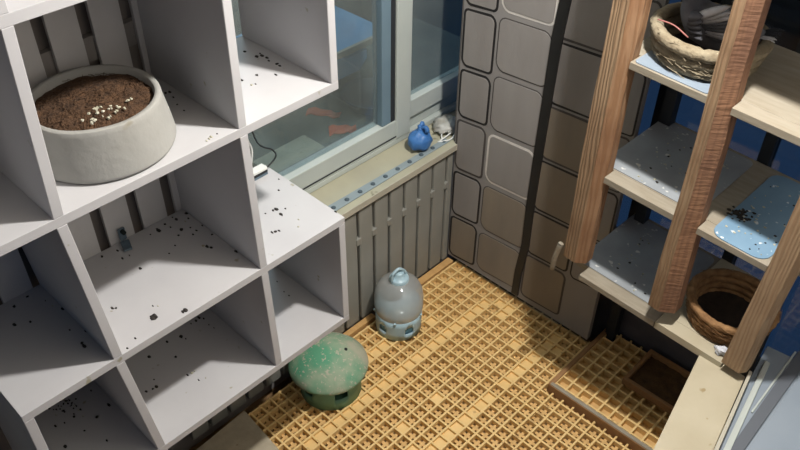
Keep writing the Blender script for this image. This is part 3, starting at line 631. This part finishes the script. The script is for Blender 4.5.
# ------------------------------------------------------------------ nest rack: three posts and three shelves
YB = -.2749
TR = rot_about((.0064, .0346, -.0226), (.819, YB, .78))
rk = root('nest_rack', (1.0, -.1, -.10), 'rustic nest rack of three rough wooden posts and three shelves', 'rack')
#       x0 bottom, x0 top, width bottom, width top, depth, chamfer start fraction, bottom z, mats
Z_A, Z_B = .39, 1.326                                          # levels the post lines were measured at
def post(xl, dl, xr, dr, zb, front, sidem, cf, dep, extra=None):
    """post whose left and right outlines run from (x-d) at Z_A to (x+d) at Z_B"""
    def xx(x, d, z): return x - d + 2*d*(z-Z_A)/(Z_B-Z_A)
    b = BM(); zs = [zb] + [zb + (2.35-zb)*k/9 for k in range(1, 10)]
    rings = []
    for i, z in enumerate(zs):
        a, c = xx(xl, dl, z), xx(xr, dr, z); wv = .0025*math.sin(z*9+xl*30)
        a += wv; c += .002*math.sin(z*13 + xr*11)
        f = a + (c-a)*cf
        pts = [(a, YB-.012), (f, YB-.014), (c, YB-.014+dep*.42), (c-.001, YB-.012+dep), (a+.004, YB-.012+dep)]
        rings.append([b.verts.new(TR((x, y, z))) for x, y in pts])
    n = 5
    for A, B in zip(rings, rings[1:]):
        for k in range(n):
            f = b.faces.new((A[k], A[(k+1) % n], B[(k+1) % n], B[k])); f.material_index = 1 if k in (1, 2) else 0
    b.faces.new(rings[0][::-1]); b.faces.new(rings[-1])
    return link('post', b, [front, sidem], rk)
p1 = post(.6754, -.0119, .7483, -.0110, .615, MT['pine'], MT['pine_red'], .62, .055)
p2 = post(.9725, -.0175, 1.0390, -.0265, .628, MT['pine'], MT['pine_saw'], .50, .065)
p3 = post(1.2286, .0026, 1.2920, .0019, .588, MT['pine'], MT['pine'], .80, .05)
def shelf(z, x0, x1, yb_, tk, name='shelf_board', m_=None):
    """board notched round the posts, its front edge in the plane of the posts"""
    b = BM()
    box(b, (x0, YB+.048, z-tk), (x1, yb_, z), TR, bev=.0015)
    o = link(name, b, m_ or MT['shelf_wood'], rk); return o
def px(xl, dl, z): return xl - dl + 2*dl*(z-Z_A)/(Z_B-Z_A)
def shelf_front(z, xa_, xb_, tk, m_=None):
    b = BM(); box(b, (xa_, YB, z-tk), (xb_, YB+.0475, z), TR, bev=.0015); link('shelf_front', b, m_ or MT['shelf_wood'], rk)
for z, bayR in ((1.666, True), (1.3081, True), (.9499, True), (.5682, False)):
    tk = .020
    a0 = px(.7483, -.0110, z)+.001; a1 = px(.9725, -.0175, z)-.001; b0 = px(1.0390, -.0265, z)+.001; b1 = px(1.2286, .0026, z)-.001; c0 = px(1.2988, .0019, z)+.001
    if z < .6:
        shelf(z, .70, 1.012, .115, tk); shelf_front(z, .745, 1.012, tk)
        shelf(z+.004, 1.0135, 1.232, .115, .026, m_=MT['ply']); shelf_front(z+.004, 1.0135, 1.226, .026, MT['ply'])
    else:
        shelf(z, .70, 1.30, .115 if z < 1.2 else .09, tk)
        shelf_front(z, a0, a1, tk); shelf_front(z, b0, b1, tk)
# legs carrying the rack at the back
for x in (.735, 1.215):
    b = BM(); box(b, (x-.018, .075, -.10), (x+.018, .112, 2.3)); link('rear_leg', b, MT['gasket'], rk)
b = BM(); tube(b, smooth_path([(.660, YB-.020, .548), (.664, YB-.026, .60), (.672, YB-.026, .655), (.674, YB-.022, .668)], 4), [.0085]*8 + [.0095]*3 + [.009, .007], 8, TR); link('wood_peg', b, MT['shelf_wood'], rk, True)
# liner sheets
def liner(pts, z, lab, m_='liner', T=TR):
    b = BM(); prism(b, [(x, y, z) for x, y in pts], (0, 0, .0022), T); o = link('liner_sheet', b, MT[m_]); c = T(Vector((pts[0][0], pts[0][1], z))); origin_to(o, c); tag(o, lab, 'sheet', 'liner sheets on the nest rack'); return o
def rsheet(x0, y0, x1, y1, r=.03):
    pts = []
    for cx, cy, a0 in ((x1-r, y1-r, 0), (x0+r, y1-r, PI/2), (x0+r, y0+r, PI), (x1-r, y0+r, 1.5*PI)):
        pts += [(cx + r*math.cos(a0+PI/2*k/4), cy + r*math.sin(a0+PI/2*k/4)) for k in range(5)]
    return pts
liner(rsheet(.745, YB+.006, .950, .06, .012), 1.3086, 'pale blue white sheet under the straw nest with the bird', 'liner_pale')
liner(rsheet(.702, YB+.052, 1.005, .10, .02), .9504, 'dusty grey sheet on the middle shelf between first and second post', 'liner_grey')
liner(rsheet(1.065, YB+.004, 1.218, .10, .035), .9504, 'bright blue sheet with a rounded corner between second and third post')
liner(rsheet(.702, YB+.050, 1.005, .10, .02), .5687, 'dusty grey blue sheet on the lowest shelf of the nest rack', 'liner_grey')

# droppings and dust on the rack
def rack_droppings(n, x0, x1, y0, y1, zt, lab, extra=()):
    b = BM()
    for k, (x, y, sz, pale) in enumerate(scatter(n, x0, x1, y0, y1, .0018, .0045, .7) + list(extra)):
        blob(b, (x, y, zt + .001), (sz, sz*.8, max(.0015, sz*.4)), 6, 4, .7, k, TR, 1 if pale else 0)
    o = link('bird_droppings', b, [MT['drop_dark'], MT['drop_pale']]); o['kind'] = 'stuff'; o['label'] = lab; o['category'] = 'droppings'
rack_droppings(40, .775, .965, YB+.06, .05, .9527, 'pale and dark droppings on the middle rack shelf behind the first gap')
rack_droppings(36, .785, .98, YB+.06, .05, .5710, 'pale droppings on the lowest rack shelf behind the first gap')
rack_droppings(45, 1.075, 1.21, YB+.02, .05, .9527, 'pale droppings with a dark heap on the rack shelf above the brown nest', [(1.088 + random.gauss(0, .013), -.145 + random.gauss(0, .015), random.uniform(.003, .007), False) for _ in range(46)])
# ------------------------------------------------------------------ nests
def nest(name, c, R, hgt, coils, ms, lab, T):
    r0 = root(name, T(Vector(c)), lab, 'nest', 'straw nests on the rack')
    rr = hgt/coils/2*1.12
    for k in range(coils):
        b = BM(); z = c[2] + rr + k*(hgt-2*rr)/(max(1, coils-1)); Rk = R - rr - (.016*(1-k/(max(1, coils-1)))) 
        nn, mm = 72, 10
        rings = []
        for i in range(nn):
            a = 2*PI*i/nn; ring = []
            pin = .84 + .22*abs(math.sin(a*14+k*.7))**.5
            for j in range(mm):
                q = 2*PI*j/mm; s = rr*pin*(1 + .22*noise.noise(Vector((a*9, q*1.2, k*3.1))))
                ring.append(b.verts.new(T(Vector((c[0]+(Rk+s*math.cos(q))*math.cos(a), c[1]+(Rk+s*math.cos(q))*math.sin(a), z + s*math.sin(q))))))
            rings.append(ring)
        for i in range(nn):
            for j in range(mm): b.faces.new((rings[i][j], rings[(i+1) % nn][j], rings[(i+1) % nn][(j+1) % mm], rings[i][(j+1) % mm]))
        link('straw_coil', b, ms, r0, True)
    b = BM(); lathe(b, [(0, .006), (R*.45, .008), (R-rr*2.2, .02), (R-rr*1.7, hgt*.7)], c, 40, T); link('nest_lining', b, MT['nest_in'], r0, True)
    b = BM()
    for k in range(240):
        a = random.random()*2*PI; z = c[2]+hgt*random.uniform(.05, .95); l = random.uniform(.012, .032); t = random.gauss(0, .35); ro = R - .002 - .016*(1-(z-c[2])/hgt) + random.uniform(-.002, .004)
        p = Vector((c[0]+ro*math.cos(a), c[1]+ro*math.sin(a), z)); d = Vector((-math.sin(a)*math.cos(t), math.cos(a)*math.cos(t), math.sin(t)))
        o_ = Vector((math.cos(a), math.sin(a), 0))
        tube(b, [p-d*l-o_*.004, p+o_*.0015, p+d*l-o_*.003], .0009, 3, T, cap=False)
    o = link('loose_straw', b, ms, r0); o['kind'] = 'stuff'
    return r0
nest('straw_nest', (.852, -.119, 1.3112), .1465, .085, 3, MT['straw'], 'pale coiled straw nest holding the grey bird, upper shelf', TR)
nest('straw_nest', (1.150, -.112, .5735), .130, .082, 4, MT['straw_dk'], 'brown empty straw nest with a dark hollow, lowest shelf', TR)
b = BM(); tube(b, smooth_path([(.748, -.205, 1.403), (.79, -.20, 1.402), (.835, -.203, 1.388)], 4), .0019, 6, TR)
o = link('thin_stick', b, MT['pink'], smooth=True); origin_to(o, TR(Vector((.79, -.2, 1.392)))); tag(o, 'thin reddish stick lying over the rim of the bird nest', 'stick')
b = BM(); blob(b, (0, 0, .012), (.020, .014, .013), 10, 7, .9, 4, fr=1.8); o = link('paper_scrap', b, MT['paper']); o.location = TR(Vector((1.205, -.245, .573))); tag(o, 'crumpled white paper scrap beside the third post', 'paper')

# ------------------------------------------------------------------ pigeon sitting in the upper nest
pg = root('pigeon', TR(Vector((.855, -.10, 1.33))), 'grey pigeon with a lifted pale wing sitting in the upper nest', 'pigeon')
b = BM()
chain = [((.965, -.050, 1.378), .012), ((.945, -.058, 1.379), .028), ((.915, -.075, 1.380), .044), ((.870, -.098, 1.385), .055), ((.830, -.118, 1.398), .052), ((.803, -.130, 1.425), .038), ((.792, -.136, 1.450), .026), ((.784, -.140, 1.470), .022), ((.772, -.146, 1.480), .019), ((.760, -.152, 1.478), .008)]
pts = smooth_path([p for p, r in chain], 5); rs = []
for i in range(len(pts)):
    f = i/5; k = min(int(f), len(chain)-2); rs.append(chain[k][1]*(1-(f-k)) + chain[k+1][1]*(f-k))
tube(b, pts, rs, 18, TR)
body = link('body', b, MT['feather_g'], pg, True)
def feather(name, base, tip, width, m_, up=(0, 0, 1), curl=.006):
    base, tip = Vector(base), Vector(tip); d = tip-base; s = d.cross(Vector(up)).normalized(); u = s.cross(d).normalized(); b = BM(); n = 8; L_ = []
    for i in range(n+1):
        f = i/n; wd = width*(math.sin(PI*min(1, .12+f*.86))**.6)*.5 if i < n else .0008
        c = base + d*f + u*curl*math.sin(PI*f)
        L_.append([b.verts.new(TR(c + s*wd)), b.verts.new(TR(c + u*.0016)), b.verts.new(TR(c - s*wd)), b.verts.new(TR(c - u*.0010))])
    for A, B in zip(L_, L_[1:]):
        for k in range(4): b.faces.new((A[k], A[(k+1) % 4], B[(k+1) % 4], B[k]))
    b.faces.new(L_[0]); b.faces.new(L_[-1])
    return link(name, b, m_, pg, True)
for k in range(9):                                             # near wing, lifted and spread towards the room
    f = k/8
    feather('wing_feather', (.812 - .004*f, -.156 + .006*f, 1.412 - .016*f), (.898 + .026*math.sin(f*PI*.7), -.172 + .020*f, 1.482 - .095*f), .024, MT['feather_w'] if k in (0, 1, 2, 6, 7) else MT['feather_g'], (0.2, -1, .5))
for k in range(5):                                             # coverts over the feather roots
    feather('wing_covert', (.800 + .002*k, -.160, 1.414 - .008*k), (.842 + .004*k, -.172, 1.436 - .014*k), .026, MT['feather_g'], (0.2, -1, .5))
for k in range(7):
    f = k/6; feather('far_wing_feather', (.86, -.06, 1.43), (.930 + .012*f, -.01 - .03*f, 1.415 - .02*f), .026, MT['feather_d'])
for k in range(6):
    f = k/5; feather('tail_feather', (.935, -.056 + .006*k - .015, 1.382), (.992, -.055 + .035*f - .02, 1.392 + .004*k), .022, MT['feather_w'] if k < 2 else MT['feather_d'])
b = BM(); tube(b, [(.758, -.153, 1.477), (.748, -.157, 1.472), (.741, -.160, 1.466)], [.0055, .0042, .0012], 8, TR); link('beak', b, MT['beak'], body, True)
for sgn in (1, -1):
    b = BM(); blob(b, (.774+.004*sgn*0 - .007*sgn*.4, -.146-.0165*sgn, 1.484), (.0042, .0042, .0042), 8, 6, 0, 1, TR); link('eye', b, MT['eye'], body, True)
for sgn in (1, -1):
    b = BM(); tube(b, [(.875, -.10+.022*sgn, 1.355), (.872, -.10+.024*sgn, 1.330), (.865, -.10+.026*sgn, 1.322)], [.006, .004, .004], 6, TR); link('leg', b, MT['pink'], pg, True)

# ------------------------------------------------------------------ plywood and right-hand sill
ZP = .540
def slab(name, pts, z0, z1, m_, bev=.0015): b = BM(); prism(b, [(x, y, z0) for x, y in pts], (0, 0, z1-z0), bev=bev); return link(name, b, m_)
o = slab('plywood_sheet', [(1.150, -.262), (1.224, -.652), (1.308, -1.10), (1.428, -1.10), (1.333, -.548), (1.283, -.262)], .522, ZP, MT['ply']); origin_to(o, (1.26, -.5, .522)); tag(o, 'pale stained plywood panel lying beside the right window frame', 'panel')
fr_ = root('plywood_stand', (1.3, -.8, -.10), 'rough timber trestle carrying the plywood panel', 'stand')
for y in (-.98, -.62):
    b = BM(); box(b, (1.262, y-.015, .495), (1.31, y+.015, .522)); link('crossbar', b, MT['pine_saw'], fr_)
    b = BM(); box(b, (1.268, y-.015, -.10), (1.298, y+.015, .495)); link('leg', b, MT['pine_saw'], fr_)
def rs_(name, pts, z0, z1, m_): o = slab(name, pts, z0, z1, m_); return o
lip = struct(rs_('trim_3', [(1.284, -.25), (1.3345, -.548), (1.4295, -1.10), (1.441, -1.10), (1.344, -.545), (1.293, -.25)], .505, .558, MT['sill_edge']))
w3 = struct(rs_('window_3', [(1.294, -.25), (1.3445, -.545), (1.442, -1.10), (1.70, -1.10), (1.70, -.06), (1.275, -.10)], .500, .530, MT['right_sill']))
b = BM(); prism(b, [(1.296, -.165, .53), (1.3515, -.53, .53), (1.451, -1.10, .53), (1.468, -1.10, .53), (1.367, -.53, .53), (1.3115, -.165, .53)], (0, 0, .009), bev=.002); link('frame_strip', b, MT['pvc'], w3)
b = BM(); prism(b, [(1.349, -.06, .5305), (1.355, -.30, .5305), (1.362, -.56, .5305), (1.48, -1.10, .5305), (1.52, -1.10, .5305), (1.389, -.56, .5305), (1.385, -.30, .5305), (1.382, -.06, .5305)], (0, 0, .006), bev=.001); link('rubber_band', b, MT['band'], w3)
b = BM(); prism(b, [(1.341, -.07, .5305), (1.347, -.36, .5305), (1.352, -.36, .5305), (1.347, -.07, .5305)], (0, 0, .005), bev=.001); link('light_bead', b, MT['pvc'], w3)
b = BM(); prism(b, [(1.388, -.06, .5305), (1.391, -.56, .5305), (1.522, -1.10, .5305), (1.70, -1.10, .5305), (1.70, -.06, .5305)], (0, 0, .010), bev=.002); link('outer_sill', b, MT['right_sill'], w3)

# ------------------------------------------------------------------ teal curtain at the left end of the cubby
b = BM(); n = 40; R1, R2 = [], []
for i in range(n+1):
    y = -2.7 + .90*i/n; x = -.005 + .018*math.sin(i*.95) + .006*math.sin(i*2.3)
    R1.append([b.verts.new((x, y, z)) for z in (-.09, .6, 1.3, 2.35)])
for A, B in zip(R1, R1[1:]):
    for k in range(3): b.faces.new((A[k], B[k], B[k+1], A[k+1]))
o = link('teal_curtain', b, MT['teal'], smooth=True); s = o.modifiers.new('t', 'SOLIDIFY'); s.thickness = .004; origin_to(o, (0, -2.25, -.09)); tag(o, 'dark teal curtain hanging past the end of the white cubby', 'curtain')
# the bulb's socket on the ceiling
sk = root('ceiling_lamp', (1.05, -.64, 2.8), 'bare bulb socket on a short cord under the ceiling', 'lamp')
b = BM(); tube(b, [(1.05, -.64, 2.8), (1.05, -.64, 2.66)], .005, 8); link('cord', b, MT['cable_w'], sk)
b = BM(); lathe(b, [(0, 2.675), (.02, 2.672), (.022, 2.64), (.016, 2.635), (0, 2.635)], (1.05, -.64, 0), 20); link('socket', b, MT['cable_w'], sk, True)
